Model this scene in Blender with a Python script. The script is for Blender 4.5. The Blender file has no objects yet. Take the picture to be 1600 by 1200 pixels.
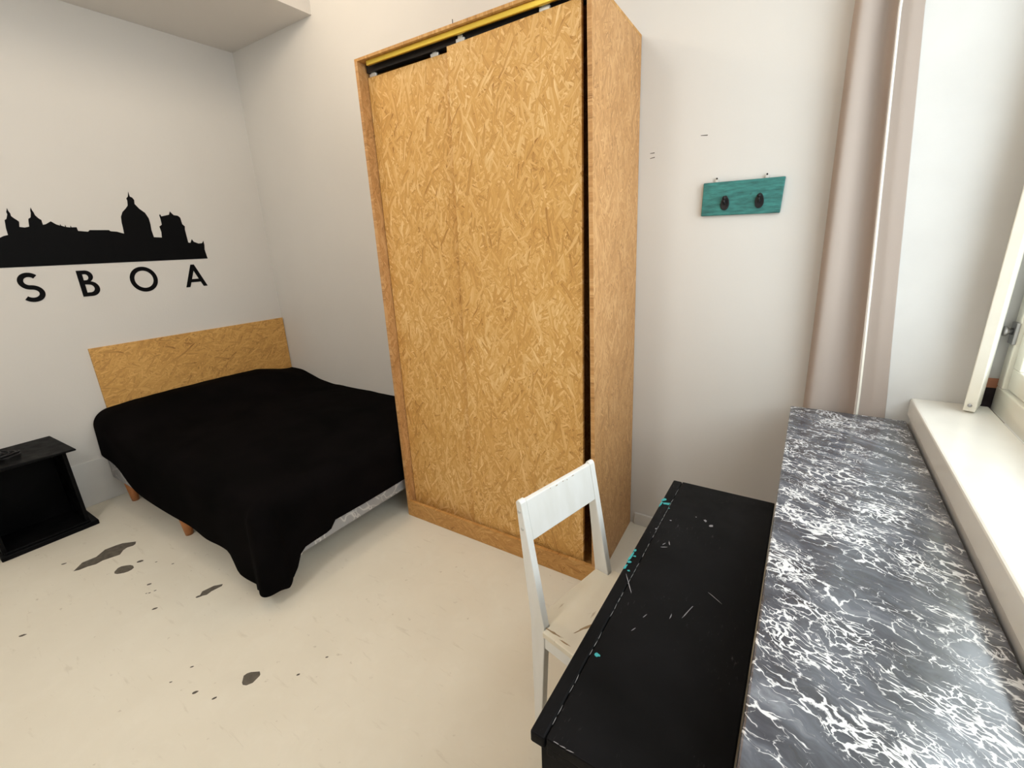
import bpy, bmesh, math, random
from mathutils import Vector, Matrix, noise
random.seed(4)
C = bpy.context.scene
COL = C.collection
PI = math.pi

# ------------------------------------------------------------------ camera
cam_d = bpy.data.cameras.new('camera'); cam = bpy.data.objects.new('camera', cam_d); COL.objects.link(cam)
cam_d.sensor_width = 36; cam_d.lens = 710.82/1600*36; cam_d.clip_start = .02
cam.matrix_world = (Matrix.Translation((3.92453, -2.30581, 1.6)) @ Matrix.Rotation(.57822, 4, 'Z')
                    @ Matrix.Rotation(1.26949, 4, 'X') @ Matrix.Rotation(-.0395, 4, 'Z'))
C.camera = cam
# ------------------------------------------------------------------ sky, lamps, exposure
C.view_settings.view_transform = 'Standard'; C.view_settings.look = 'None'
C.view_settings.gamma = 1; C.view_settings.use_curve_mapping = False
C.view_settings.exposure = 0.18
W = bpy.data.worlds.new('sky'); C.world = W; W.use_nodes = True
W.node_tree.nodes['Background'].inputs[0].default_value = (.90, .95, 1, 1)
W.node_tree.nodes['Background'].inputs[1].default_value = 4.5
def lamp(name, kind, loc, energy, color, rot=(0, 0, 0), **kw):
    l = bpy.data.lights.new(name, kind); l.energy = energy; l.color = color
    for k, v in kw.items(): setattr(l, k, v)
    o = bpy.data.objects.new(name, l); o.location = loc; o.rotation_euler = rot; COL.objects.link(o); return o
# daylight portal in the window opening (guides sky sampling only, gives no light of its own)
WY0, WY1, WZ0, WZ1 = -.09, -2.35, .97, 2.95
po = lamp('window_portal', 'AREA', (4.72, (WY0+WY1)/2, (WZ0+WZ1)/2), 1, (1, 1, 1), (0, PI/2, 0), shape='RECTANGLE', size=WZ1-WZ0, size_y=WY0-WY1)
po.data.cycles.is_portal = True
lamp('ceiling_lamp_light', 'POINT', (1.4, -1.2, 3.2), 22, (1, .84, .64), shadow_soft_size=.08)
lamp('added_fill_light', 'POINT', (2.5, -3.5, 3.2), 58, (1, .97, .92), shadow_soft_size=.25)  # added fill lamp behind the camera, brightens the doors and walls

# ------------------------------------------------------------------ helpers
def tag(o, label=None, cat=None, group=None, kind=None):
    if label: o['label'] = label
    if cat: o['category'] = cat
    if group: o['group'] = group
    if kind: o['kind'] = kind
    return o
def empty(name, loc=(0, 0, 0), rz=0, **kw):
    o = bpy.data.objects.new(name, None); o.empty_display_size = .1
    o.location = loc; o.rotation_euler = (0, 0, rz); COL.objects.link(o); return tag(o, **kw)
def obj(name, bm, mat, parent=None, bevel=0, smooth=False, **kw):
    bmesh.ops.recalc_face_normals(bm, faces=bm.faces)
    me = bpy.data.meshes.new(name); bm.to_mesh(me); bm.free()
    if mat: me.materials.append(mat)
    o = bpy.data.objects.new(name, me); COL.objects.link(o)
    if parent: o.parent = parent
    if smooth:
        for p in me.polygons: p.use_smooth = True
    if bevel:
        b = o.modifiers.new('bevel', 'BEVEL'); b.width = bevel; b.segments = 2; b.limit_method = 'ANGLE'; b.harden_normals = False
    return tag(o, **kw)
def box(bm, a, b):
    hexa(bm, [(a[0], a[1], a[2]), (b[0], a[1], a[2]), (b[0], b[1], a[2]), (a[0], b[1], a[2]),
              (a[0], a[1], b[2]), (b[0], a[1], b[2]), (b[0], b[1], b[2]), (a[0], b[1], b[2])])
    return bm
def hexa(bm, p):
    v = [bm.verts.new(q) for q in p]
    for f in ((0, 3, 2, 1), (4, 5, 6, 7), (0, 1, 5, 4), (1, 2, 6, 5), (2, 3, 7, 6), (3, 0, 4, 7)): bm.faces.new([v[i] for i in f])
    return bm
def B(a, b): return box(bmesh.new(), a, b)
def prism(bm, pts, f):            # pts: 2D outline, f(u, v, k) -> 3D for k = 0, 1
    a = [bm.verts.new(f(u, v, 0)) for u, v in pts]; b = [bm.verts.new(f(u, v, 1)) for u, v in pts]
    bm.faces.new(a); bm.faces.new(b[::-1]); n = len(pts)
    for i in range(n): bm.faces.new((a[i], b[i], b[(i+1) % n], a[(i+1) % n]))
    return bm
def lathe(bm, prof, c=(0, 0, 0), n=20, axis='z', cap=True, mat=None):
    rings = []
    for r, h in prof:
        ring = []
        for i in range(n):
            t = 2*PI*i/n; p = Vector((r*math.cos(t), r*math.sin(t), h))
            if axis == 'y': p = Vector((p.x, -p.z, p.y))
            if axis == 'x': p = Vector((-p.z, p.x, p.y))
            ring.append(bm.verts.new(p+Vector(c)))
        rings.append(ring)
    for a, b in zip(rings, rings[1:]):
        for i in range(n): bm.faces.new((a[i], a[(i+1) % n], b[(i+1) % n], b[i]))
    if cap: bm.faces.new(rings[0][::-1]); bm.faces.new(rings[-1])
    return bm
def tube(bm, pts, r, n=8):
    pts = [Vector(p) for p in pts]; rings = []
    for i, p in enumerate(pts):
        t = (pts[min(i+1, len(pts)-1)]-pts[max(i-1, 0)]).normalized()
        u = t.cross(Vector((.13, .27, .95)))
        if u.length < .1: u = t.cross(Vector((1, 0, 0)))
        u.normalize(); w = t.cross(u)
        rings.append([bm.verts.new(p+r*(u*math.cos(2*PI*k/n)+w*math.sin(2*PI*k/n))) for k in range(n)])
    for a, b in zip(rings, rings[1:]):
        for k in range(n): bm.faces.new((a[k], a[(k+1) % n], b[(k+1) % n], b[k]))
    bm.faces.new(rings[0][::-1]); bm.faces.new(rings[-1])
    return bm

# ------------------------------------------------------------------ materials
class N:
    def __init__(s, name, rough=.6, base=(.8, .8, .8), metal=0, spec=.5):
        s.m = bpy.data.materials.new(name); s.m.use_nodes = True; s.t = s.m.node_tree
        s.b = s.t.nodes['Principled BSDF']
        s.b.inputs['Base Color'].default_value = (*base, 1); s.b.inputs['Roughness'].default_value = rough
        s.b.inputs['Metallic'].default_value = metal; s.b.inputs['Specular IOR Level'].default_value = spec
    def n(s, typ, ins={}, **at):
        q = s.t.nodes.new(typ)
        for k, v in at.items(): setattr(q, k, v)
        for k, v in ins.items():
            if isinstance(v, bpy.types.NodeSocket): s.t.links.new(v, q.inputs[k])
            else: q.inputs[k].default_value = v
        return q
    def math(s, op, a, b=0.0, c=None, clamp=False):
        ins = {0: a, 1: b}
        if c is not None: ins[2] = c
        return s.n('ShaderNodeMath', ins, operation=op, use_clamp=clamp).outputs[0]
    def obj(s): return s.n('ShaderNodeTexCoord').outputs['Object']
    def noise(s, vec, scale, detail=4, rough=.5, dist=0):
        return s.n('ShaderNodeTexNoise', {'Vector': vec, 'Scale': scale, 'Detail': detail, 'Roughness': rough, 'Distortion': dist})
    def ramp(s, fac, stops, interp='LINEAR'):
        q = s.n('ShaderNodeValToRGB', {0: fac}); e = q.color_ramp.elements; q.color_ramp.interpolation = interp
        while len(e) < len(stops): e.new(.5)
        for i, (p, c) in enumerate(stops):
            e[i].position = p; e[i].color = (*c, 1) if len(c) == 3 else c
        return q.outputs[0]
    def mix(s, fac, a, b, blend='MIX'):
        q = s.n('ShaderNodeMix', data_type='RGBA', blend_type=blend)
        for i, v in ((0, fac), (6, a), (7, b)):
            if isinstance(v, bpy.types.NodeSocket): s.t.links.new(v, q.inputs[i])
            else: q.inputs[i].default_value = v if not isinstance(v, tuple) else (*v, 1)
        return q.outputs[2]
    def color(s, c): s.t.links.new(c, s.b.inputs['Base Color'])
    def rough(s, r): s.t.links.new(r, s.b.inputs['Roughness'])
    def bump(s, h, strength=.2, dist=.01):
        q = s.n('ShaderNodeBump', {'Height': h, 'Strength': strength, 'Distance': dist}); s.t.links.new(q.outputs[0], s.b.inputs['Normal'])

def paint(name, base, var=.03, rough=.75, scale=3, bump=.08, bscale=60, spec=.3):
    k = N(name, rough, base, spec=spec); o = k.obj()
    f = k.noise(o, scale, 5).outputs[0]
    lo = tuple(c*(1-var) for c in base); hi = tuple(min(1, c*(1+var)) for c in base)
    k.color(k.ramp(f, [(.3, lo), (.7, hi)])); k.bump(k.noise(o, bscale, 3).outputs[0], bump, .003)
    return k.m

def osb(name, plane, dark, mid, light, rot=0, rough=.5):
    k = N(name, rough, spec=.35); sep = k.n('ShaderNodeSeparateXYZ', {0: k.obj()})
    ax = {'xz': (0, 2), 'yz': (1, 2), 'xy': (0, 1)}[plane]
    uv = k.n('ShaderNodeCombineXYZ', {0: sep.outputs[ax[0]], 1: sep.outputs[ax[1]]}).outputs[0]
    warp = k.noise(uv, 6, 2)
    uvw = k.n('ShaderNodeVectorMath', {0: uv, 1: k.n('ShaderNodeVectorMath', {0: warp.outputs['Color'], 3: .035}, operation='SCALE').outputs[0]}, operation='ADD').outputs[0]
    best = tone = None
    for i, (ang, sx, sy) in enumerate(((-34, 95, 14), (-12, 85, 10), (12, 100, 14), (36, 90, 13), (66, 120, 24), (-60, 130, 26))):
        mp = k.n('ShaderNodeMapping', {'Vector': uvw, 'Location': (i*3.7, i*1.9, 0), 'Rotation': (0, 0, math.radians(ang+rot)), 'Scale': (1, 1, 1)})
        sc = k.n('ShaderNodeVectorMath', {0: mp.outputs[0], 1: (sx, sy, 1)}, operation='MULTIPLY').outputs[0]
        vo = k.n('ShaderNodeTexVoronoi', {'Vector': sc, 'Scale': 1.0, 'Randomness': 1.0}, voronoi_dimensions='2D')
        c = k.n('ShaderNodeSeparateColor', {0: vo.outputs['Color']})
        fib = k.noise(k.n('ShaderNodeVectorMath', {0: sc, 1: (3.2, .45, 1)}, operation='MULTIPLY').outputs[0], 1, 3).outputs[0]
        tn = k.math('ADD', k.math('ADD', k.math('MULTIPLY', c.outputs[1], .62), .22), k.math('MULTIPLY', k.math('SUBTRACT', fib, .5), 1.15))
        edge = k.math('MULTIPLY', k.math('SUBTRACT', vo.outputs['Distance'], .5), .5, clamp=True)
        tn = k.math('SUBTRACT', tn, edge)
        pr = c.outputs[0] if i < 4 else k.math('MULTIPLY', c.outputs[0], .9)
        if best is None: best, tone = pr, tn
        else:
            g = k.math('GREATER_THAN', pr, best)
            q = k.n('ShaderNodeMix', {0: g, 2: tone, 3: tn}); tone = q.outputs[0]
            best = k.math('MAXIMUM', best, pr)
    big = k.noise(uv, 2.2, 3).outputs[0]
    tone = k.math('ADD', tone, k.math('MULTIPLY', k.math('SUBTRACT', big, .5), .5))
    col = k.ramp(tone, [(-.0, dark), (.16, tuple((a+b*2)/3 for a, b in zip(dark, mid))), (.5, mid), (.82, tuple((a+b)/2 for a, b in zip(light, mid))), (1, light)])
    spk = k.ramp(k.noise(uv, 70, 2).outputs[0], [(.71, (0, 0, 0)), (.76, (1, 1, 1))])
    spk = k.math('MULTIPLY', spk, k.ramp(k.noise(uv, 9, 2).outputs[0], [(.5, (0, 0, 0)), (.62, (1, 1, 1))]))
    k.color(k.mix(k.math('MULTIPLY', spk, .7), col, tuple(c*.35 for c in dark))); k.bump(tone, .12, .002)
    return k.m

def marble():
    k = N('grey_white_marble', .13, spec=1.0); o = k.obj(); k.b.inputs['IOR'].default_value = 1.62
    mp = k.n('ShaderNodeMapping', {'Vector': o, 'Rotation': (0, 0, math.radians(28))}).outputs[0]
    wp = k.noise(mp, 5, 4, .6)
    wv = k.n('ShaderNodeVectorMath', {0: mp, 1: k.n('ShaderNodeVectorMath', {0: k.n('ShaderNodeVectorMath', {0: wp.outputs['Color'], 1: (.5, .5, .5)}, operation='SUBTRACT').outputs[0], 3: .11}, operation='SCALE').outputs[0]}, operation='ADD').outputs[0]
    st = k.n('ShaderNodeVectorMath', {0: wv, 1: (1, 1.8, 1)}, operation='MULTIPLY').outputs[0]
    fine = k.noise(st, 30, 3, .6)
    st2 = k.n('ShaderNodeVectorMath', {0: st, 1: k.n('ShaderNodeVectorMath', {0: fine.outputs['Color'], 3: .05}, operation='SCALE').outputs[0]}, operation='ADD').outputs[0]
    grey = k.ramp(k.noise(k.n('ShaderNodeVectorMath', {0: wv, 1: (2.2, 7, 1)}, operation='MULTIPLY').outputs[0], 3, 7, .62, .4).outputs[0],
                  [(.27, (.014, .017, .025)), (.43, (.05, .057, .075)), (.57, (.10, .112, .14)), (.74, (.25, .27, .31))])
    col = grey
    for sc, w, seed, lo, hi in ((25, .06, 0, .46, .62), (48, .085, 4.3, .47, .64)):
        v = k.n('ShaderNodeTexVoronoi', {'Vector': k.n('ShaderNodeVectorMath', {0: st2, 1: (seed, seed, 0)}, operation='ADD').outputs[0], 'Scale': sc}, feature='DISTANCE_TO_EDGE', voronoi_dimensions='2D').outputs['Distance']
        msk = k.ramp(k.noise(k.n('ShaderNodeVectorMath', {0: st, 1: (seed+2, 1, 0)}, operation='ADD').outputs[0], 8.5, 4, .65).outputs[0], [(lo, (0, 0, 0)), (hi, (1, 1, 1))])
        wd = k.math('MULTIPLY', msk, w*2.2)
        vein = k.math('MULTIPLY', k.math('SUBTRACT', wd, v), 16, clamp=True)
        col = k.mix(k.math('MULTIPLY', vein, .93), col, (.80, .81, .83))
    k.color(col)
    k.rough(k.ramp(k.noise(o, 14, 4).outputs[0], [(.3, (.10, .10, .10)), (.75, (.24, .24, .24))]))
    k.bump(k.noise(o, 7, 2).outputs[0], .10, .01)
    return k.m

def floor_mat():
    k = N('cream_painted_screed', .42, spec=.4); o = k.obj()
    a = k.noise(o, 1.3, 6, .6).outputs[0]; b = k.noise(o, 9, 6, .65, .6).outputs[0]
    mp = k.n('ShaderNodeMapping', {'Vector': o, 'Rotation': (0, 0, math.radians(35)), 'Scale': (3, 14, 1)}).outputs[0]
    sm = k.noise(mp, 2.2, 5, .6, .5).outputs[0]
    col = k.ramp(a, [(.3, (.745, .695, .585)), (.7, (.815, .77, .66))])
    col = k.mix(k.math('MULTIPLY', k.ramp(b, [(.5, (0, 0, 0)), (.8, (1, 1, 1))]), .35), col, (.86, .825, .73))
    col = k.mix(k.math('MULTIPLY', k.ramp(sm, [(.62, (0, 0, 0)), (.74, (1, 1, 1))]), .34), col, (.47, .41, .31))
    sp = k.math('MULTIPLY', k.ramp(k.noise(o, 26, 3).outputs[0], [(.70, (0, 0, 0)), (.75, (1, 1, 1))]), .35)
    k.color(k.mix(sp, col, (.33, .27, .19)))
    k.rough(k.ramp(b, [(.3, (.34, .34, .34)), (.7, (.55, .55, .55))])); k.bump(b, .1, .004)
    return k.m

def black_paint(name, rough=.4, scratch=1.0, base=.0055):
    k = N(name, rough, spec=.045); o = k.obj()
    mp = k.n('ShaderNodeMapping', {'Vector': o, 'Scale': (9, 2.2, 9), 'Rotation': (0, 0, .3)}).outputs[0]
    s1 = k.ramp(k.noise(mp, 16, 4, .7, .3).outputs[0], [(.61, (0, 0, 0)), (.76, (1, 1, 1))])
    pat = k.ramp(k.noise(o, 7, 3).outputs[0], [(.48, (0, 0, 0)), (.66, (1, 1, 1))])
    f = k.math('MULTIPLY', k.math('MULTIPLY', s1, pat), .5*scratch)
    c0 = k.ramp(k.noise(o, 5, 4).outputs[0], [(.35, (base, base, base*1.05)), (.7, (base*1.8, base*1.75, base*1.9))])
    k.color(k.mix(f, c0, (.16, .15, .16)))
    k.rough(k.ramp(k.noise(o, 22, 5).outputs[0], [(.3, (rough*.8,)*3), (.7, (rough*1.25,)*3)])); k.bump(k.noise(mp, 8, 4).outputs[0], .12, .003)
    return k.m

def white_wood(name):
    k = N(name, .42, spec=.4); o = k.obj()
    mp = k.n('ShaderNodeMapping', {'Vector': o, 'Scale': (3, 3, .7)}).outputs[0]
    g = k.ramp(k.noise(mp, 8, 5).outputs[0], [(.3, (.78, .77, .73)), (.7, (.83, .825, .80))])
    ch = k.ramp(k.noise(o, 30, 5, .6).outputs[0], [(.74, (0, 0, 0)), (.77, (1, 1, 1))])
    k.color(k.mix(k.math('MULTIPLY', ch, .5), g, (.33, .25, .17))); k.bump(g, .05, .002)
    return k.m

def seat_wood():
    k = N('worn_cream_seat_paint', .45, spec=.4); o = k.obj()
    mp = k.n('ShaderNodeMapping', {'Vector': o, 'Scale': (12, 2, 2)}).outputs[0]
    g = k.ramp(k.noise(o, 6, 4).outputs[0], [(.3, (.76, .69, .55)), (.7, (.82, .77, .66))])
    w = k.ramp(k.noise(mp, 3.2, 5, .6).outputs[0], [(.63, (0, 0, 0)), (.68, (1, 1, 1))])
    k.color(k.mix(k.math('MULTIPLY', w, .55), g, (.36, .25, .13)))
    return k.m

M = {}
M['wall'] = paint('warm_white_wall_paint', (.70, .68, .65), .02, .85, 1.5, .1, 90)
M['ceil'] = paint('ceiling_paint', (.72, .685, .645), .02, .9, 1.5, .08, 90)
M['reveal'] = paint('white_reveal_plaster', (.66, .655, .64), .03, .7, 5, .18, 40)
M['base'] = paint('grey_white_skirting_paint', (.72, .71, .69), .04, .5, 6)
M['floor'] = floor_mat()
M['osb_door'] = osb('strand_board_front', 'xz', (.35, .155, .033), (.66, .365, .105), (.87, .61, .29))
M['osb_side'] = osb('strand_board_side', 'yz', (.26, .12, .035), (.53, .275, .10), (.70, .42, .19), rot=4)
M['osb_edge'] = osb('strand_board_edge', 'xz', (.30, .13, .03), (.52, .265, .075), (.68, .40, .15), rot=90)
M['osb_head'] = osb('strand_board_headboard', 'yz', (.27, .12, .03), (.64, .35, .10), (.80, .49, .17), rot=70)
M['osb_top'] = osb('strand_board_top', 'xy', (.30, .13, .03), (.55, .28, .08), (.7, .42, .16))
M['marble'] = marble()
M['brass'] = N('brass_rail', .33, (.78, .58, .10), 1).m
M['dark_metal'] = N('dark_track_metal', .4, (.03, .028, .028), .6).m
M['bracket'] = N('zinc_bracket', .4, (.62, .62, .60), .5).m
M['black'] = black_paint('black_desk_paint', .42)
M['black_stand'] = black_paint('black_nightstand_paint', .38, .3, .0035)
M['white'] = white_wood('chipped_white_chair_paint')
M['seat'] = seat_wood()
M['darkwood'] = paint('dark_sideboard_wood', (.05, .03, .02), .2, .5, 9)
k = N('black_bedspread_cotton', .95, (.0035, .003, .003), spec=.02)
wv = k.noise(k.obj(), 320, 2).outputs[0]; k.bump(wv, .3, .002)
k.color(k.ramp(k.noise(k.obj(), 4, 4).outputs[0], [(.3, (.0025, .0024, .0024)), (.75, (.006, .0048, .005))])); M['cover'] = k.m
k = N('grey_quilted_base_fabric', .85, spec=.2); o_ = k.obj()
wn = k.noise(o_, 4, 2, .5, 1.2).outputs['Color']
v_ = k.n('ShaderNodeTexVoronoi', {'Vector': k.n('ShaderNodeVectorMath', {0: o_, 1: k.n('ShaderNodeVectorMath', {0: wn, 3: .3}, operation='SCALE').outputs[0]}, operation='ADD').outputs[0], 'Scale': 9}, feature='DISTANCE_TO_EDGE').outputs['Distance']
k.color(k.ramp(v_, [(0, (.62, .61, .60)), (.05, (.36, .36, .37)), (1, (.33, .33, .34))])); M['basefab'] = k.m
M['mattress'] = paint('mattress_ticking', (.7, .69, .67), .03, .9)
M['legwood'] = paint('orange_bed_leg_wood', (.42, .17, .06), .15, .4, 14)
M['plastic'] = N('white_plastic', .4, (.82, .81, .78)).m
k = N('black_vinyl_decal', .55, (.003, .003, .0035), spec=.08); M['decal'] = k.m
k = N('teal_painted_board', .55, spec=.3); o_ = k.obj()
mp = k.n('ShaderNodeMapping', {'Vector': o_, 'Scale': (3, 3, 14)}).outputs[0]
g_ = k.ramp(k.noise(mp, 6, 5, .6).outputs[0], [(.28, (.025, .10, .095)), (.55, (.045, .205, .19)), (.75, (.06, .28, .255))])
w_ = k.ramp(k.noise(o_, 38, 4).outputs[0], [(.66, (0, 0, 0)), (.72, (1, 1, 1))]); k.color(k.mix(k.math('MULTIPLY', w_, .6), g_, (.05, .06, .05))); M['teal'] = k.m
M['iron'] = N('dark_iron', .45, (.025, .024, .026), .7).m
M['chip'] = paint('bare_screed', (.12, .105, .085), .3, .8, 40)
M['tealchip'] = N('teal_undercoat', .6, (.035, .30, .31)).m
M['palechip'] = N('pale_chip', .6, (.26, .25, .26)).m
M['sill'] = paint('white_gloss_sill_paint', (.82, .80, .74), .03, .22, 8, .04, 25, .5)
M['frame'] = paint('cream_window_paint', (.80, .775, .68), .03, .35, 9, .05)
M['steel'] = N('grey_latch_steel', .35, (.35, .34, .34), .9).m
M['wornwood'] = paint('bare_worn_wood', (.36, .25, .14), .2, .7, 30)
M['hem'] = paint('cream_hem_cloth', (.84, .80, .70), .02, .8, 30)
M['brick'] = paint('exposed_brick', (.45, .2, .12), .15, .9, 30)
M['gapdark'] = paint('gap_shade', (.03, .022, .024), .3, .95, 30)
M['stone'] = paint('outside_stone', (.55, .53, .5), .08, .9, 8)
# curtain: thin cloth lets light through
k = N('pale_pink_curtain_cloth', .85, (.57, .485, .43), spec=.1)
tr = k.n('ShaderNodeBsdfTranslucent', {'Color': (.60, .49, .42, 1)}); mx = k.n('ShaderNodeMixShader', {0: .3, 1: k.b.outputs[0], 2: tr.outputs[0]})
k.t.links.new(mx.outputs[0], k.t.nodes['Material Output'].inputs[0]); k.bump(k.noise(k.obj(), 260, 2).outputs[0], .15, .001); M['curtain'] = k.m
k = N('window_glass'); g = k.n('ShaderNodeBsdfGlossy', {'Roughness': .0}); t = k.n('ShaderNodeBsdfTransparent', {'Color': (.96, .98, .97, 1)})
fr = k.math('ADD', k.math('MULTIPLY', k.math('POWER', k.n('ShaderNodeLayerWeight', {0: .5}).outputs['Facing'], 5), .7), .04)
mx = k.n('ShaderNodeMixShader', {0: fr, 1: t.outputs[0], 2: g.outputs[0]})
k.t.links.new(mx.outputs[0], k.t.nodes['Material Output'].inputs[0]); M['glass'] = k.m

# ------------------------------------------------------------------ setting
RX, FY, CZ_ = 4.325, -4.6, 3.55       # right wall, wall behind the camera, ceiling
S = dict(kind='structure')
floor = obj('floor', B((-.3, FY-.2, -.12), (RX+.35, .3, 0)), M['floor'], **S)
obj('ceiling', B((-.3, FY-.2, CZ_), (RX+.4, .3, CZ_+.1)), M['ceil'], **S)
obj('trim_1', B((0, FY, 3.056), (.982, 0, CZ_)), M['ceil'], **S)          # dropped ceiling along the left wall
wl = obj('wall_left', B((-.3, FY-.2, 0), (0, .3, CZ_)), M['wall'], **S)
wb = obj('wall_back', B((0, 0, 0), (RX, .3, CZ_)), M['wall'], **S)
obj('wall_front', B((0, FY-.2, 0), (RX, FY, CZ_)), M['wall'], **S)
bm = bmesh.new()
box(bm, (RX, WY1, 0), (RX+.35, 0, .90)); box(bm, (RX, WY1, WZ1), (RX+.35, 0, CZ_)); box(bm, (RX, FY-.2, 0), (RX+.35, WY1, CZ_))
obj('wall_right', bm, M['wall'], **S)
bm = hexa(bmesh.new(), [(4.20, WY0, 0), (4.49, WY0, 0), (4.49, .3, 0), (4.20, .3, 0), (4.03, WY0, CZ_), (4.49, WY0, CZ_), (4.49, .3, CZ_), (4.03, .3, CZ_)]); box(bm, (4.49, -.045, 1.065), (RX+.35, .3, WZ1))
jamb = obj('trim_2', bm, M['reveal'], **S)                                 # far window reveal
bm = B((4.49, -.045, .90), (RX+.35, .3, 1.03)); obj('shaded_gap', bm, M['gapdark'], jamb)  # near-black block: the darkness of the corner hole is put into its colour
obj('brick', B((4.492, -.05, 1.03), (4.6, .2, 1.065)), M['brick'], jamb)
# dirt chips along the reveal edge
bm = bmesh.new()
for z, h, x in ((1.19, .012, 4.482), (1.165, .02, 4.478), (1.50, .03, 4.485), (1.56, .01, 4.486), (1.30, .05, 4.487), (1.40, .02, 4.484), (1.62, .02, 4.487)):
    prism(bm, [(x, z), (x+.003, z), (x+.004, z+h*.6), (x+.002, z+h), (x-.001, z+h*.5)], lambda u, v, k_: (u, WY0-.0008*k_+.0002, v))
obj('plaster_chips', bm, M['chip'], jamb, kind='stuff')
obj('baseboard_left', B((0, FY, 0), (.012, -.0, .308)), M['base'], bevel=.003, **S)
obj('baseboard_back', B((3.24, -.012, 0), (RX, 0, .075)), M['wall'], bevel=.003, **S)

# paint losses in the floor coating
def flat(bm, pts, z0=.0002, h=.0006): return prism(bm, pts, lambda u, v, k_: (u, v, z0+h*k_))
def blob(cx, cy, a, b, rot, n=14, w=.18):
    out = []
    for i in range(n):
        t = 2*PI*i/n; r = 1+random.uniform(-w, w); x, y = a*r*math.cos(t), b*r*math.sin(t)
        out.append((cx+x*math.cos(rot)-y*math.sin(rot), cy+x*math.sin(rot)+y*math.cos(rot)))
    return out
chips = [[(2.26, -1.766), (2.235, -1.746), (2.236, -1.733), (2.244, -1.722), (2.272, -1.702), (2.287, -1.708), (2.291, -1.714), (2.297, -1.744), (2.286, -1.763), (2.272, -1.769)],
         [(.785, -1.885), (.735, -1.835), (.742, -1.776), (.703, -1.725), (.712, -1.675), (.722, -1.648), (.774, -1.600), (.800, -1.612), (.806, -1.626), (.795, -1.65), (.805, -1.672), (.838, -1.698), (.826, -1.735), (.815, -1.77), (.822, -1.80), (.806, -1.83), (.80, -1.865)],
         [(.993, -1.772), (.972, -1.75), (.972, -1.735), (.985, -1.719), (1.003, -1.705), (1.022, -1.699), (1.046, -1.703), (1.055, -1.716), (1.056, -1.733), (1.050, -1.748), (1.028, -1.771), (1.01, -1.777)],
         [(1.575, -1.60), (1.585, -1.55), (1.612, -1.52), (1.622, -1.53), (1.615, -1.575), (1.62, -1.60), (1.60, -1.625)]]
for p in chips: obj('paint_chip', flat(bmesh.new(), p), M['chip'], floor)
bm = bmesh.new()
for (x, y, r) in ((1.012, -1.663, .018), (1.274, -1.716, .012), (1.598, -1.625, .014), (1.497, -1.774, .012), (2.143, -1.882, .011), (.655, -1.892, .013), (1.152, -2.156, .014),
                  (2.233, -1.855, .009), (1.35, -1.741, .006), (1.356, -1.72, .006), (1.34, -1.752, .005), (2.01, -1.911, .006), (2.007, -1.834, .007), (1.2, -1.58, .007), (1.10, -1.62, .006), (2.42, -1.63, .007), (2.45, -1.52, .006)):
    flat(bm, blob(x, y, r*.95, r*.5, 1.0, 9))
obj('small_paint_chips', bm, M['chip'], floor, kind='stuff')
bm = bmesh.new()
for x0, z0, x1, z1 in ((3.447, 2.011, 3.475, 2.009), (3.23, 1.967, 3.25, 1.968), (3.231, 1.946, 3.252, 1.949)):
    prism(bm, [(x0, z0-.0012), (x1, z1-.002), (x1, z1+.002), (x0, z0+.0012)], lambda u, v, k_: (u, -.0002-.0008*k_, v))
obj('wall_scuffs', bm, M['chip'], wb, kind='stuff')

# ------------------------------------------------------------------ window
win = empty('window_1', (0, 0, 0), **S)
obj('window_sill', B((4.313, WY1, .898), (4.53, WY0, .97)), M['sill'], win, bevel=.006)
y0, y1 = -.05, WY1; X0, X1 = 4.545, 4.61
fr_ = bmesh.new()
box(fr_, (X0, y1, .95), (X1, y0, 1.04)); box(fr_, (X0, y1, WZ1-.06), (X1, y0, WZ1)); box(fr_, (X0, y0-.05, 1.04), (X1, y0, WZ1-.06)); box(fr_, (X0, y1, 1.04), (X1, y1+.05, WZ1-.06))
obj('window_frame', fr_, M['frame'], win, bevel=.004)
mid = (y0+y1)/2
for a, b in ((y0-.055, mid+.003), (mid-.003, y1+.055)):
    sx0, sx1 = X0+.012, X1-.01; st = .06
    bm = bmesh.new(); box(bm, (sx0, b, 1.045), (sx1, a, 1.12)); box(bm, (sx0, b, WZ1-.13), (sx1, a, WZ1-.065)); box(bm, (sx0, a-st, 1.12), (sx1, a, WZ1-.13)); box(bm, (sx0, b, 1.12), (sx1, b+st, WZ1-.13))
    sash = obj('casement_sash', bm, M['frame'], win, bevel=.004)
    for zz in (1.75, 2.38): obj('glazing_bar', B((sx0+.008, b+st, zz-.015), (sx1-.005, a-st, zz+.015)), M['frame'], sash, bevel=.003)
    for za, zb in ((1.12, 1.735), (1.765, 2.365), (2.395, WZ1-.13)):
        obj('glass_pane', B((sx0+.02, b+st-.004, za-.004), (sx0+.024, a-st+.004, zb+.004)), M['glass'], sash)
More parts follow.
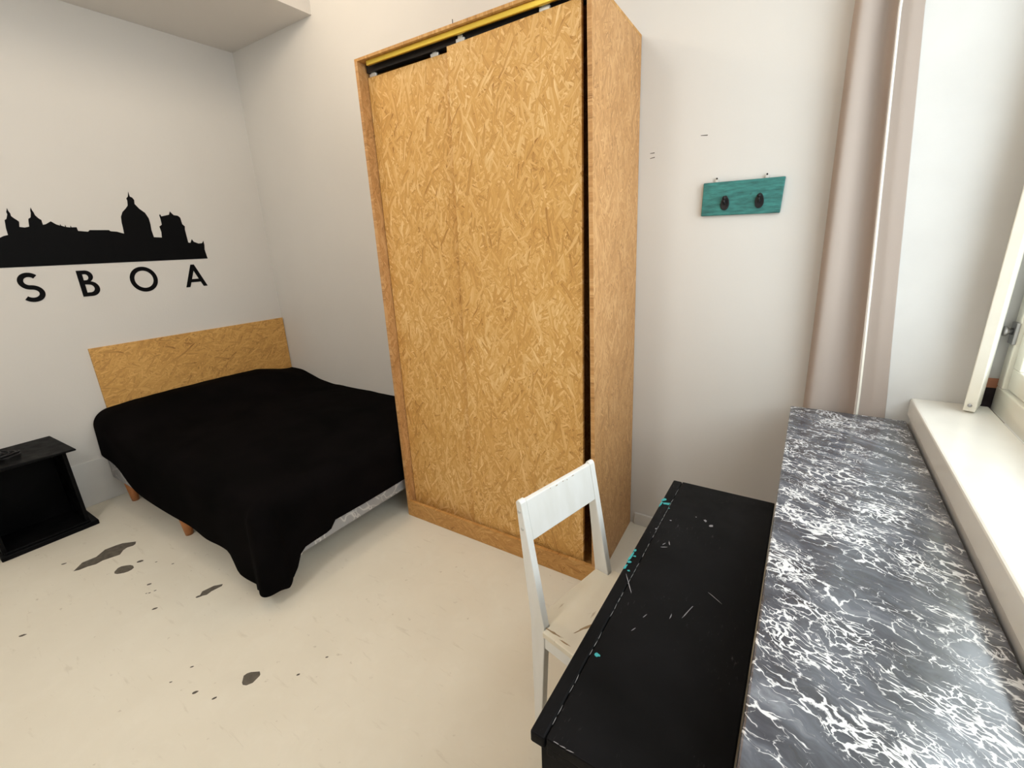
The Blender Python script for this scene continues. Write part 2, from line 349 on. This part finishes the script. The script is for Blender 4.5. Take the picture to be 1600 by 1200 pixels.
# narrow hinged leaf seen edge-on at the far end
bm = bmesh.new(); d = Vector((.037, .105, 0)).normalized(); nrm = Vector((d.y, -d.x, 0)); p0 = Vector((4.437, -.20, 0))
q = [p0, p0+nrm*.032, p0+nrm*.032+d*.112, p0+d*.112]
hexa(bm, [(v.x, v.y, .977) for v in q]+[(v.x, v.y, 2.88) for v in q])
leaf = obj('shutter_leaf', bm, M['frame'], win, bevel=.003)
bm = lathe(bmesh.new(), [(.006, 0), (.006, .004), (.003, .006)], (4.4495, -.2095, 1.0), 10, 'y'); obj('screw_head', bm, M['steel'], leaf)
bm = B((4.536, -.105, 1.20), (4.547, -.06, 1.275)); latch = obj('latch_plate', bm, M['steel'], win, bevel=.003)
obj('latch_knob', lathe(bmesh.new(), [(.012, 0), (.01, .01), (.017, .016), (.017, .024), (.008, .03)], (4.537, -.082, 1.243), 16, 'x'), M['steel'], latch, smooth=True)
obj('outer_sill', B((4.61, WY1-.1, .86), (4.95, 0, .93)), M['stone'], win, bevel=.01)

# ------------------------------------------------------------------ curtain
prof = [(4.252, -.0925), (4.235, -.094), (4.205, -.097), (4.18, -.094), (4.162, -.093), (4.153, -.098), (4.148, -.108), (4.143, -.109), (4.136, -.098), (4.122, -.072), (4.095, -.056), (4.065, -.066), (4.03, -.086), (4.0, -.094), (3.98, -.084), (3.968, -.056), (3.975, -.016), (3.99, -.008)]
def cat(pts, n):
    out = []
    for i in range(len(pts)-1):
        p = [Vector(pts[max(0, min(len(pts)-1, j))]) for j in (i-1, i, i+1, i+2)]
        for s in range(n):
            t = s/n; out.append(.5*((2*p[1])+(p[2]-p[0])*t+(2*p[0]-5*p[1]+4*p[2]-p[3])*t*t+(3*p[1]-p[0]-3*p[2]+p[3])*t**3))
    out.append(Vector(pts[-1])); return out
hem_pts = []; bm = bmesh.new(); rows = []; pr = cat(prof, 4)
for j in range(41):
    z = .03+3.1*j/40; h = max(0, min(1.4, (z-.9)/1.4)); row = []
    for i, p in enumerate(pr):
        f = (p.x-3.968)/.287; top = 3.936+.19*f if f < .63 else 3.936+.1197+(f-.63)*.155
        x = p.x+(top-p.x)*min(1, h)*.95+.004*math.sin(z*2.1+f*9); y = p.y-(.002*min(1, h)+.0015*math.sin(z*3+f*14))*(f < .6)
        row.append(bm.verts.new((x, min(-.006, max(-.1105, y)), z)))
    rows.append(row); hem_pts.append((row[4*5].co.copy(), row[4*7].co.copy()))
for a, b in zip(rows, rows[1:]):
    for i in range(len(a)-1): bm.faces.new((a[i], a[i+1], b[i+1], b[i]))
cu = obj('curtain', bm, M['curtain'], None, smooth=True, label='pale pinkish curtain hanging bunched in the corner beside the window', cat='curtain')
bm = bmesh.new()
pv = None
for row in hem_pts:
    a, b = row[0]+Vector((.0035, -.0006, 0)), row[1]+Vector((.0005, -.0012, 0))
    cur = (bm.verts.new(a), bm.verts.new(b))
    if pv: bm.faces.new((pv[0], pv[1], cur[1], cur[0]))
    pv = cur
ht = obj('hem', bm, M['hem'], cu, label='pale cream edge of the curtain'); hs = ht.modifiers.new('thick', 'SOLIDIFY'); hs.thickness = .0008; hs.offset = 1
so = cu.modifiers.new('thick', 'SOLIDIFY'); so.thickness = .0012; so.offset = 0

# ------------------------------------------------------------------ wardrobe
wx0, wx1b, wx1t, WD, WH = 1.999, 3.243, 3.186, -.595, 2.443
wd = empty('wardrobe', (0, 0, 0), label='tall strand board wardrobe with two sliding doors', cat='wardrobe')
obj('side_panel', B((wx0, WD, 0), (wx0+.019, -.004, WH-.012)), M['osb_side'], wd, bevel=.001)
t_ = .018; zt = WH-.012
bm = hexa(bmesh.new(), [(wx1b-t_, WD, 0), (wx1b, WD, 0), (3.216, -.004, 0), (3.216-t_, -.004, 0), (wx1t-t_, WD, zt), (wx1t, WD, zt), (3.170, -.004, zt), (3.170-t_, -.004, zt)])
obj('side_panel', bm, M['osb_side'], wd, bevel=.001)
bm = hexa(bmesh.new(), [(wx0, WD, zt), (wx1t, WD, zt), (3.170, -.004, zt), (wx0, -.004, zt), (wx0, WD, WH), (wx1t, WD, WH), (3.170, -.004, WH), (wx0, -.004, WH)])
obj('top_panel', bm, M['osb_top'], wd, bevel=.001)
bm = hexa(bmesh.new(), [(wx0+.019, -.016, .1), (3.197, -.016, .1), (3.197, -.005, .1), (wx0+.019, -.005, .1), (wx0+.019, -.016, zt), (3.151, -.016, zt), (3.151, -.005, zt), (wx0+.019, -.005, zt)])
obj('back_panel', bm, M['osb_door'], wd)
obj('bottom_panel', B((wx0+.02, WD+.02, .05), (3.195, -.018, .068)), M['osb_top'], wd)
obj('plinth', B((wx0+.0005, WD-.001, 0), (wx1b-.0005, WD+.018, .104)), M['osb_edge'], wd, bevel=.002)
obj('door_track', B((2.06, WD+.014, 2.4085), (3.150, WD+.028, zt)), M['brass'], wd, bevel=.003)
obj('rear_track', B((2.025, WD+.045, 2.392), (3.150, WD+.08, zt)), M['dark_metal'], wd, bevel=.002)
def door(yf, pts, brs):
    bm = prism(bmesh.new(), pts, lambda u, v, k_: (u, yf+.018*k_, v)); dr = obj('sliding_door', bm, M['osb_door'], wd, bevel=.0015)
    for x, z in brs:
        b = bmesh.new(); box(b, (x-.022, yf+.002, z), (x+.022, yf+.012, z+.014)); box(b, (x-.012, yf+.003, z+.012), (x+.012, yf+.010, z+.024))
        obj('roller_bracket', b, M['bracket'], dr, bevel=.002)
    return dr
obj('nail', lathe(bmesh.new(), [(.0016, 0), (.0016, .03)], (2.57, WD+.03, WH-.002), 8), M['dark_metal'], wd)
door(WD+.052, [(2.0215, .072), (2.56, .072), (2.58, 2.375), (2.0215, 2.375)], ((2.055, 2.375), (2.44, 2.375)))
door(WD+.030, [(2.498, .072), (3.166, .072), (3.136, 2.400), (2.530, 2.386)], ((2.60, 2.3872), (2.99, 2.396)))

# ------------------------------------------------------------------ bed
HB = obj('headboard', B((.0005, -1.353, .16), (.016, -.006, 1.040)), M['osb_head'], None, bevel=.001, label='low strand board headboard panel against the wall at the bed head', cat='headboard')
BX, BY = 1.955, -1.44
bed = empty('bed', (1, -.72, 0), label='double bed on a low grey quilted base with wooden legs, under the black cover', cat='bed')
bed_o = Vector((1, -.72, 0))
def pb(name, bm, *a, **kw):
    bmesh.ops.translate(bm, verts=bm.verts, vec=-bed_o); return obj(name, bm, *a, **kw)
pb('bed_base', B((.02, BY, .148), (BX, -.02, .33)), M['basefab'], bed, bevel=.012)
pb('mattress', B((.02, BY+.012, .332), (BX-.012, -.022, .495)), M['mattress'], bed, bevel=.07)
for x, y in ((.19, -1.40), (.975, -1.40), (1.86, -1.38), (.19, -.1), (.975, -.1), (1.86, -.1)):
    pb('leg', lathe(bmesh.new(), [(.021, 0), (.024, .03), (.034, .148)], (x, y, 0), 16), M['legwood'], bed, smooth=True)
pb('bracket', B((.60, -1.41, .10), (.70, -1.38, .148)), M['dark_metal'], bed)
pb('corner_guard', B((BX-.05, BY-.004, .142), (BX+.006, BY+.17, .205)), M['plastic'], bed, bevel=.014)
# bedspread: a cloth sheet bent over the mattress edges; the corner hangs lowest
R_ = .10; LA, LB = BX+.012-R_, -BY+.012-R_
def lerp(t, pts):
    for (a, va), (b, vb) in zip(pts, pts[1:]):
        if t <= b: return va+(vb-va)*max(0, min(1, (t-a)/(b-a)))
    return pts[-1][1]
def ztop(x, y):
    f = math.exp(-(max(0, x-.12)/.26)**2); s = max(0, min(1, (-y-.02)/.35)); s = s*s*(3-2*s)
    e = max(0, min(1, (1.50+y)/.30)); e = e*e*(3-2*e)
    return .500+.035*math.exp(-((x-1.0)/.75)**2-((y+.75)/.5)**2)+f*(.085+.06*s-.025*(1-e))+.006*noise.noise(Vector((x*3, y*3, 1)))
NA, NAo, NB, NBo = 60, 30, 44, 30
verts = {}; bm = bmesh.new()
for i in range(NA+NAo+1):
    for j in range(NB+NBo+1):
        a = .004+(LA-.004)*min(i, NA)/NA; b = -.004+(LB+.004)*min(j, NB)/NB + 0
        b = max(b, .006)
        dropb = lerp(a, [(0, .295), (.4, .326), (1.0, .343), (1.5, .347), (1.61, .355), (1.69, .44), (2, .45)])
        dropa = lerp(b, [(0, .27), (.9, .275), (1.08, .27), (1.11, .312), (1.28, .318), (1.335, .42), (1.36, .43)])
        da = (dropa+R_*(PI/2-1))*max(0, i-NA)/NAo; db = (dropb+R_*(PI/2-1))*max(0, j-NB)/NBo
        dd = math.hypot(da, db); ph = math.atan2(db, da) if dd > 0 else 0
        if da > 0 and db > 0: dd = min(dd, .492+.012*math.sin(ph*5))
        if dd < R_*PI/2: out, drop = R_*math.sin(dd/R_), R_*(1-math.cos(dd/R_))
        else: out, drop = R_, R_+dd-R_*PI/2
        corner = math.sin(2*ph) if (da > 0 and db > 0) else 0
        low = max(0, drop-.08)
        out *= 1+.40*corner
        out += corner*low*(.10+.06*math.sin(ph*8+.9)) + low*.035
        s_ = a if db > 0 else b
        out += low*.02*math.sin(s_*11+2*math.sin(s_*4)) if corner == 0 else 0
        x = a+out*math.cos(ph) if dd > 0 else a; y = -(b+out*math.sin(ph)) if dd > 0 else -b
        z = ztop(min(a, LA), y)-drop*(1 if corner == 0 else 1-.02*corner)
        if dd == 0: z += .004*noise.noise(Vector((x*9, y*9, 5)))
        y = min(y, -.006); z = max(z, .012)
        if y > -.6: x = min(x, 1.992)
        verts[i, j] = bm.verts.new((max(x, .02 if z < 1.05 else x), y, z))
for i in range(NA+NAo):
    for j in range(NB+NBo): bm.faces.new((verts[i, j], verts[i+1, j], verts[i+1, j+1], verts[i, j+1]))
cov = obj('bedspread', bm, M['cover'], None, smooth=True, label='plain black bedspread covering the bed, one corner drooping near the floor', cat='bedspread')

# ------------------------------------------------------------------ wall sticker
def outline(name, loops, mat, parent, depth=.0008):
    cu_ = bpy.data.curves.new(name, 'CURVE'); cu_.dimensions = '2D'; cu_.fill_mode = 'BOTH'; cu_.extrude = depth
    for lp in loops:
        s = cu_.splines.new('POLY'); s.points.add(len(lp)-1); s.use_cyclic_u = True
        for p, (u, v) in zip(s.points, lp): p.co = (u, v, 0, 1)
    tmp = bpy.data.objects.new('tmp', cu_); COL.objects.link(tmp)
    me = bpy.data.meshes.new_from_object(tmp.evaluated_get(bpy.context.evaluated_depsgraph_get())); bpy.data.objects.remove(tmp)
    me.transform(Matrix(((0, 0, 1, .0012), (1, 0, 0, 0), (0, 1, 0, 0), (0, 0, 0, 1))))
    me.materials.clear(); me.materials.append(mat)
    o = bpy.data.objects.new(name, me); COL.objects.link(o); o.parent = parent; return o
dec = empty('wall_sticker', (0, 0, 0), label='black skyline silhouette with spaced capital letters on the left wall', cat='wall sticker')
sky = [(-1.571, 1.737), (-1.556, 1.745), (-1.536, 1.751), (-1.535, 1.785), (-1.529, 1.832), (-1.52, 1.838), (-1.51, 1.863), (-1.511, 1.876), (-1.503, 1.897), (-1.501, 1.88), (-1.497, 1.87), (-1.497, 1.854), (-1.488, 1.842), (-1.479, 1.833), (-1.472, 1.824), (-1.478, 1.795), (-1.456, 1.792), (-1.436, 1.797), (-1.432, 1.825), (-1.429, 1.84), (-1.417, 1.849), (-1.41, 1.874), (-1.409, 1.888), (-1.403, 1.904), (-1.401, 1.888), (-1.397, 1.876), (-1.395, 1.861), (-1.384, 1.844), (-1.374, 1.835), (-1.374, 1.808), (-1.361, 1.811), (-1.334, 1.828), (-1.314, 1.811), (-1.298, 1.804), (-1.295, 1.814), (-1.293, 1.804), (-1.277, 1.797), (-1.273, 1.809), (-1.271, 1.796), (-1.252, 1.793), (-1.249, 1.805), (-1.246, 1.794), (-1.222, 1.795), (-1.22, 1.773), (-1.172, 1.768), (-1.162, 1.778), (-1.063, 1.778), (-1.056, 1.771), (-1.023, 1.768), (-.986, 1.755), (-.984, 1.791), (-.983, 1.827), (-.978, 1.862), (-.963, 1.892), (-.939, 1.916), (-.924, 1.934), (-.919, 1.964), (-.921, 1.979), (-.909, 1.992), (-.901, 2.022), (-.899, 1.992), (-.887, 1.986), (-.879, 1.971), (-.883, 1.946), (-.873, 1.931), (-.863, 1.916), (-.836, 1.891), (-.822, 1.855), (-.821, 1.818), (-.824, 1.776), (-.82, 1.731), (-.772, 1.728), (-.767, 1.765), (-.769, 1.787), (-.771, 1.802), (-.753, 1.814), (-.752, 1.851), (-.754, 1.876), (-.748, 1.885), (-.743, 1.87), (-.693, 1.882), (-.682, 1.905), (-.675, 1.894), (-.663, 1.88), (-.638, 1.877), (-.625, 1.864), (-.622, 1.82), (-.608, 1.804), (-.613, 1.782), (-.612, 1.742), (-.611, 1.691), (-.597, 1.688), (-.582, 1.714), (-.573, 1.696), (-.543, 1.682), (-.518, 1.684), (-.505, 1.701), (-.504, 1.672), (-.51, 1.637), (-.503, 1.571)]
left = [(-2.32, 1.571), (-2.32, 1.64), (-2.28, 1.66), (-2.25, 1.66), (-2.24, 1.72), (-2.19, 1.72), (-2.18, 1.69), (-2.08, 1.69), (-2.05, 1.73), (-1.98, 1.73), (-1.95, 1.71), (-1.85, 1.71), (-1.84, 1.745), (-1.75, 1.745), (-1.72, 1.72), (-1.62, 1.725)]
outline('skyline', [left+sky], M['decal'], dec)
def arc(cx, cy, rx, ry, a0, a1, n=22):
    return [(cx+rx*math.cos(math.radians(a0+(a1-a0)*i/n)), cy+ry*math.sin(math.radians(a0+(a1-a0)*i/n))) for i in range(n+1)]
def stroke(path, w):
    L, Rr = [], []
    for i, p in enumerate(path):
        t = (Vector(path[min(i+1, len(path)-1)])-Vector(path[max(i-1, 0)])).normalized(); nn = Vector((-t.y, t.x))*w/2
        L.append(tuple(Vector(p)+nn)); Rr.append(tuple(Vector(p)-nn))
    return L+Rr[::-1]
w = .026; zb = 1.371; H_ = .162
sp = [(-1.517+u, 1.452+v) for u, v in arc(.002, .0365, .038, .0365, 38, 262)+arc(-.0, -.0365, .042, .0365, 84, -142)]
outline('letter', [stroke(sp, w)], M['decal'], dec)
def letB(y):
    o1 = [(y, zb), (y, zb+H_), (y+.04, zb+H_)]+arc(y+.04, zb+.125, .037, .037, 90, -60, 12)+arc(y+.047, zb+.047, .048, .047, 75, -90, 14)
    h1 = [(y+w, zb+H_-.024)]+arc(y+.038, zb+.1195, .0145, .0185, 90, -90, 10)+[(y+w, zb+.101)]
    h2 = [(y+w, zb+.075)]+arc(y+.044, zb+.0485, .024, .0245, 90, -90, 10)+[(y+w, zb+.024)]
    return [o1, h1, h2]
outline('letter', letB(-1.292), M['decal'], dec)
outline('letter', [arc(-.944, 1.452, .081, .085, 0, 352, 44), arc(-.944, 1.452, .055, .058, 0, 352, 44)], M['decal'], dec)
ya, hw = -.621, .0745
outline('letter', [[(ya-hw, zb), (ya-.012, zb+H_), (ya+.012, zb+H_), (ya+hw, zb), (ya+hw-.028, zb), (ya+hw-.042, zb+.034), (ya-hw+.042, zb+.034), (ya-hw+.028, zb)], [(ya-.023, zb+.057), (ya+.023, zb+.057), (ya, zb+.117)]], M['decal'], dec)
outline('letter', [[(-1.80, zb), (-1.80, zb+H_), (-1.774, zb+H_), (-1.774, zb)]], M['decal'], dec)
outline('letter', [[(-2.10, zb), (-2.10, zb+H_), (-2.074, zb+H_), (-2.074, zb+.025), (-2.015, zb+.025), (-2.015, zb)]], M['decal'], dec)

# ------------------------------------------------------------------ nightstand and what lies on it
ns = empty('nightstand', (.17, -1.86, 0), label='black open-fronted box nightstand left of the bed', cat='nightstand'); no = Vector((.17, -1.86, 0))
def pn(name, bm, **kw):
    bmesh.ops.translate(bm, verts=bm.verts, vec=-no); return obj(name, bm, M['black_stand'], ns, **kw)
bm = hexa(bmesh.new(), [(.014, -2.11, .525), (.36, -2.11, .517), (.395, -1.640, .523), (.014, -1.664, .525), (.014, -2.11, .549), (.36, -2.11, .541), (.395, -1.640, .533), (.014, -1.664, .549)])
pn('top', bm, bevel=.004)
pn('base', B((.014, -2.07, 0), (.332, -1.638, .03)), bevel=.004)
pn('base_lip', B((.305, -2.05, .03), (.318, -1.672, .042)), bevel=.003)
pn('side_panel', B((.014, -1.69, .03), (.295, -1.67, .519)), bevel=.003)
pn('side_panel', B((.014, -2.055, .03), (.295, -2.035, .516)), bevel=.003)
pn('back_panel', B((.014, -2.035, .03), (.026, -1.69, .519)))
cab = empty('coiled_cable', (.2, -1.93, .545), label='black cable coiled on top of the black nightstand', cat='cable')
pts = []
for i in range(120):
    t = i/119*2*PI*3.3; r = .062+.012*math.sin(t*1.7)
    pts.append((r*math.cos(t)*.9+.006*math.sin(t*2.3), r*1.25*math.sin(t)+.01*math.cos(t*.7), .006+.0055*t/(2*PI)+.002*math.sin(t*3)))
obj('cord', tube(bmesh.new(), pts, .0042, 8), M['iron'], cab, smooth=True)
bm = B((-.028, -.03, .004), (.03, .03, .038)); obj('power_plug', bm, M['iron'], cab, bevel=.01)

# ------------------------------------------------------------------ coat rack
cr = empty('coat_rack', (3.633, 0, 1.75), label='teal painted wooden board with two dark coat hooks on the back wall', cat='coat rack'); co = Vector((3.633, 0, 1.75))
bm = prism(bmesh.new(), [(3.477-co.x, 1.680-co.z), (3.785-co.x, 1.676-co.z), (3.790-co.x, 1.814-co.z), (3.478-co.x, 1.816-co.z)], lambda u, v, k_: (u, -.003-.016*k_, v))
obj('board', bm, M['teal'], cr, bevel=.003)
for x in (3.572, 3.705):
    bm = bmesh.new()
    pl = [(x-co.x+.017*math.sin(t)*(1-.2*math.cos(t)), 1.729-co.z+.030*math.cos(t)) for t in [2*PI*i/18 for i in range(18)]]
    prism(bm, pl, lambda u, v, k_: (u, -.0195-.005*k_, v)); hp = obj('coat_hook', bm, M['iron'], cr, bevel=.0015)
    tube(bm2 := bmesh.new(), [(x-co.x, -.024, 1.735-co.z), (x-co.x, -.036, 1.727-co.z), (x-co.x, -.046, 1.724-co.z), (x-co.x, -.052, 1.732-co.z), (x-co.x, -.052, 1.742-co.z)], .005, 8)
    lathe(bm2, [(.002, -.008), (.007, -.004), (.008, 0), (.006, .005), (.002, .008)], (x-co.x, -.052, 1.747-co.z), 10)
    obj('prong', bm2, M['iron'], hp, smooth=True)
for x, z in ((3.53, 1.8155), (3.722, 1.8145)):
    bm = B((x-.006-co.x, -.012, z-co.z), (x+.006-co.x, -.003, z+.012-co.z)); hg = obj('hanger_plate', bm, M['bracket'], cr, bevel=.001)
    obj('nail', lathe(bmesh.new(), [(.0035, .012), (.0035, .015), (.0015, .015), (.0015, .001)][::-1], (x-co.x, 0, z+.015-co.z), 8, 'y'), M['iron'], hg)

# ------------------------------------------------------------------ chair
rz = -.2373
ch = empty('chair', (3.413, -1.153, 0), rz, label='white painted wooden chair with worn seat tucked under the black desk', cat='chair')
for s in (-1, 1):
    ya_, yb_ = s*.182, s*.157
    pts = [(-.052, 0), (-.022, 0), (0, .40), (0, .455), (-.084, .858), (-.090, .866), (-.100, .866), (-.106, .858), (-.057, .455), (-.057, .40)]
    post = obj('rear_post', prism(bmesh.new(), pts, lambda u, v, k_: (u, ya_+(yb_-ya_)*k_, v)), M['white'], ch, bevel=.003)
    for z in (.83, .775):
        xx = -(z-.455)*.214-.012
        obj('bolt', lathe(bmesh.new(), [(.0055, 0), (.005, .0025), (.002, .003)] if s < 0 else [(.0055, 0), (.005, .0025), (.002, .003)], (xx, s*.182, z), 10, 'y') if s < 0 else lathe(bmesh.new(), [(.0055, 0), (.005, -.0025), (.002, -.003)], (xx, s*.182, z), 10, 'y'), M['bracket'], post)
    obj('front_leg', hexa(bmesh.new(), [(.313, s*.172, 0), (.34, s*.172, 0), (.34, s*.147, 0), (.313, s*.147, 0), (.303, s*.178, .428), (.345, s*.178, .428), (.345, s*.145, .428), (.303, s*.145, .428)]), M['white'], ch, bevel=.003)
    obj('side_rail', B((.001, s*.172-.009, .375), (.303, s*.172+.004, .428)), M['white'], ch, bevel=.002)
bm = hexa(bmesh.new(), [(-.058, -.1575, .735), (-.0595+.0195, -.1575, .735), (-.0595+.0195, .1575, .735), (-.058, .1575, .735)] and
          [(-.0755, -.157, .732), (-.0595, -.157, .732), (-.0595, .157, .732), (-.0755, .157, .732), (-.1015, -.157, .860), (-.0855, -.157, .860), (-.0855, .157, .860), (-.1015, .157, .860)])
br = obj('backrest', bm, M['white'], ch, bevel=.003)
bm = bmesh.new()
for y_, z_, w_, h_ in ((-.02, .853, .012, .002), (.012, .8545, .007, .0015), (.032, .852, .005, .002), (.062, .8545, .014, .0014), (-.05, .8555, .006, .001)):
    fx = -.0595-(z_-.732)*.203
    prism(bm, [(y_-w_/2, z_), (y_, z_-h_), (y_+w_/2, z_), (y_+w_*.2, z_+h_)], lambda u, v, k_: (fx-.0002+.0008*k_, u, v))
obj('worn_spots', bm, M['wornwood'], br, kind='stuff')
bm = prism(bmesh.new(), [(-.05, -.156), (.002, -.156), (.002, -.192), (.355, -.192), (.365, -.18), (.365, .18), (.355, .192), (.002, .192), (.002, .156), (-.05, .156)], lambda u, v, k_: (u, v, .429+.021*k_))
se = obj('seat', bm, M['seat'], ch, bevel=.003)
bm = bmesh.new()
for x_, y_, a_, b_, r_ in ((.088, -.085, .035, .0035, 1.25), (.105, -.03, .02, .003, 1.1), (.03, -.17, .03, .003, .1), (.075, -.175, .02, .002, .05), (.16, -.08, .03, .002, 1.2)):
    prism(bm, blob(x_, y_, a_, b_, r_, 12, .4), lambda u, v, k_: (u, v, .4498+.0006*k_))
obj('worn_spots', bm, M['wornwood'], se, kind='stuff')
obj('back_rail', B((-.045, -.157, .375), (-.027, .157, .428)), M['white'], ch, bevel=.002)
obj('front_rail', B((.32, -.145, .375), (.338, .145, .428)), M['white'], ch, bevel=.002)

# ------------------------------------------------------------------ desk
dk = empty('desk', (3.76, -1.27, 0), label='narrow black painted desk with chipped edges beside the marble top', cat='desk'); do = Vector((3.76, -1.27, 0))
def pd(name, bm, mat=None, **kw):
    bmesh.ops.translate(bm, verts=bm.verts, vec=-do); return obj(name, bm, mat or M['black'], dk, **kw)
DX0, DX1, DY0, DY1 = 3.600, 3.923, -1.792, -.752
top = pd('desktop', B((DX0+.0315, DY0, .724), (DX1, DY1, .75)), bevel=.003)
pd('edge_strip', B((DX0, DY0-.003, .722), (DX0+.030, DY1, .7495)), bevel=.004)
pd('end_panel', B((DX0+.014, DY0+.012, 0), (DX1-.003, DY0+.032, .722)), bevel=.002)
pd('end_panel', B((DX0+.014, DY1-.032, 0), (DX1-.003, DY1-.012, .722)), bevel=.002)
pd('apron', B((DX0+.018, DY0+.033, .655), (DX0+.036, DY1-.033, .722)), bevel=.002)
pd('back_panel', B((DX1-.02, DY0+.033, .25), (DX1-.005, DY1-.033, .722)))
pd('moulding', B((DX0+.03, DY0+.004, .700), (DX1-.003, DY0+.0115, .7215)), bevel=.002)
def fl(lst):
    bm = bmesh.new()
    for x, y, a, b, r in lst: flat(bm, blob(x, y, a, b, r, 10, .35), .7502, .0006)
    return bm
pd('teal_chips', fl([(3.6045, -.905, .010, .006, 1.2), (3.620, -.925, .012, .007, .4), (3.6035, -.935, .018, .003, 1.57), (3.603, -1.24, .02, .003, 1.5), (3.607, -1.265, .006, .004, .5), (3.604, -1.29, .013, .003, 1.5), (3.612, -1.235, .004, .003, .2), (3.646, -1.585, .006, .0045, .3), (3.605, -1.21, .006, .003, 1.4), (3.617, -1.30, .003, .003, 0), (3.633, -.95, .003, .002, 0)]), M['tealchip'], kind='stuff')
pale = [(3.748, -.965, .004, .006, .4), (3.768, -.985, .006, .004, .9), (3.719, -.958, .002, .002, 0), (3.68, -1.13, .010, .0012, 1.9), (3.672, -1.155, .008, .0014, .5), (3.668, -1.14, .006, .001, 1.2), (3.632, -1.345, .035, .0010, 2.1), (3.782, -1.37, .03, .0009, 1.3), (3.752, -1.40, .008, .001, 1.5), (3.655, -1.015, .003, .002, 0), (3.628, -1.08, .003, .003, 0), (3.83, -1.29, .02, .0007, -.6), (3.70, -1.43, .006, .0008, 1.2), (3.69, -1.48, .007, .0008, 1.1)]
pale += [(3.631, DY0+.035+.98*i/40, .010, .0005, 1.57+random.uniform(-.05, .05)) for i in range(40) if random.random() < .75]
pale += [(3.64+.0125*i, DY0+.0015, .0065, .0007, random.uniform(-.2, .2)) for i in range(14) if random.random() < .7]
pd('pale_scratches', fl(pale), M['palechip'], kind='stuff')

# ------------------------------------------------------------------ marble-topped sideboard
sb = empty('sideboard', (4.12, -1.2, 0), label='long sideboard with a glossy grey and white marble top under the window', cat='sideboard'); so_ = Vector((4.12, -1.2, 0))
def ps(name, bm, mat, **kw):
    bmesh.ops.translate(bm, verts=bm.verts, vec=-so_); return obj(name, bm, mat, sb, **kw)
ps('marble_top', B((3.926, -2.28, .860), (4.3105, -.113, .882)), M['marble'], bevel=.004)
ps('carcass', B((3.94, -2.26, .08), (4.305, -.13, .859)), M['darkwood'], bevel=.003)
ps('plinth', B((3.96, -2.24, 0), (4.30, -.13, .08)), M['darkwood'])
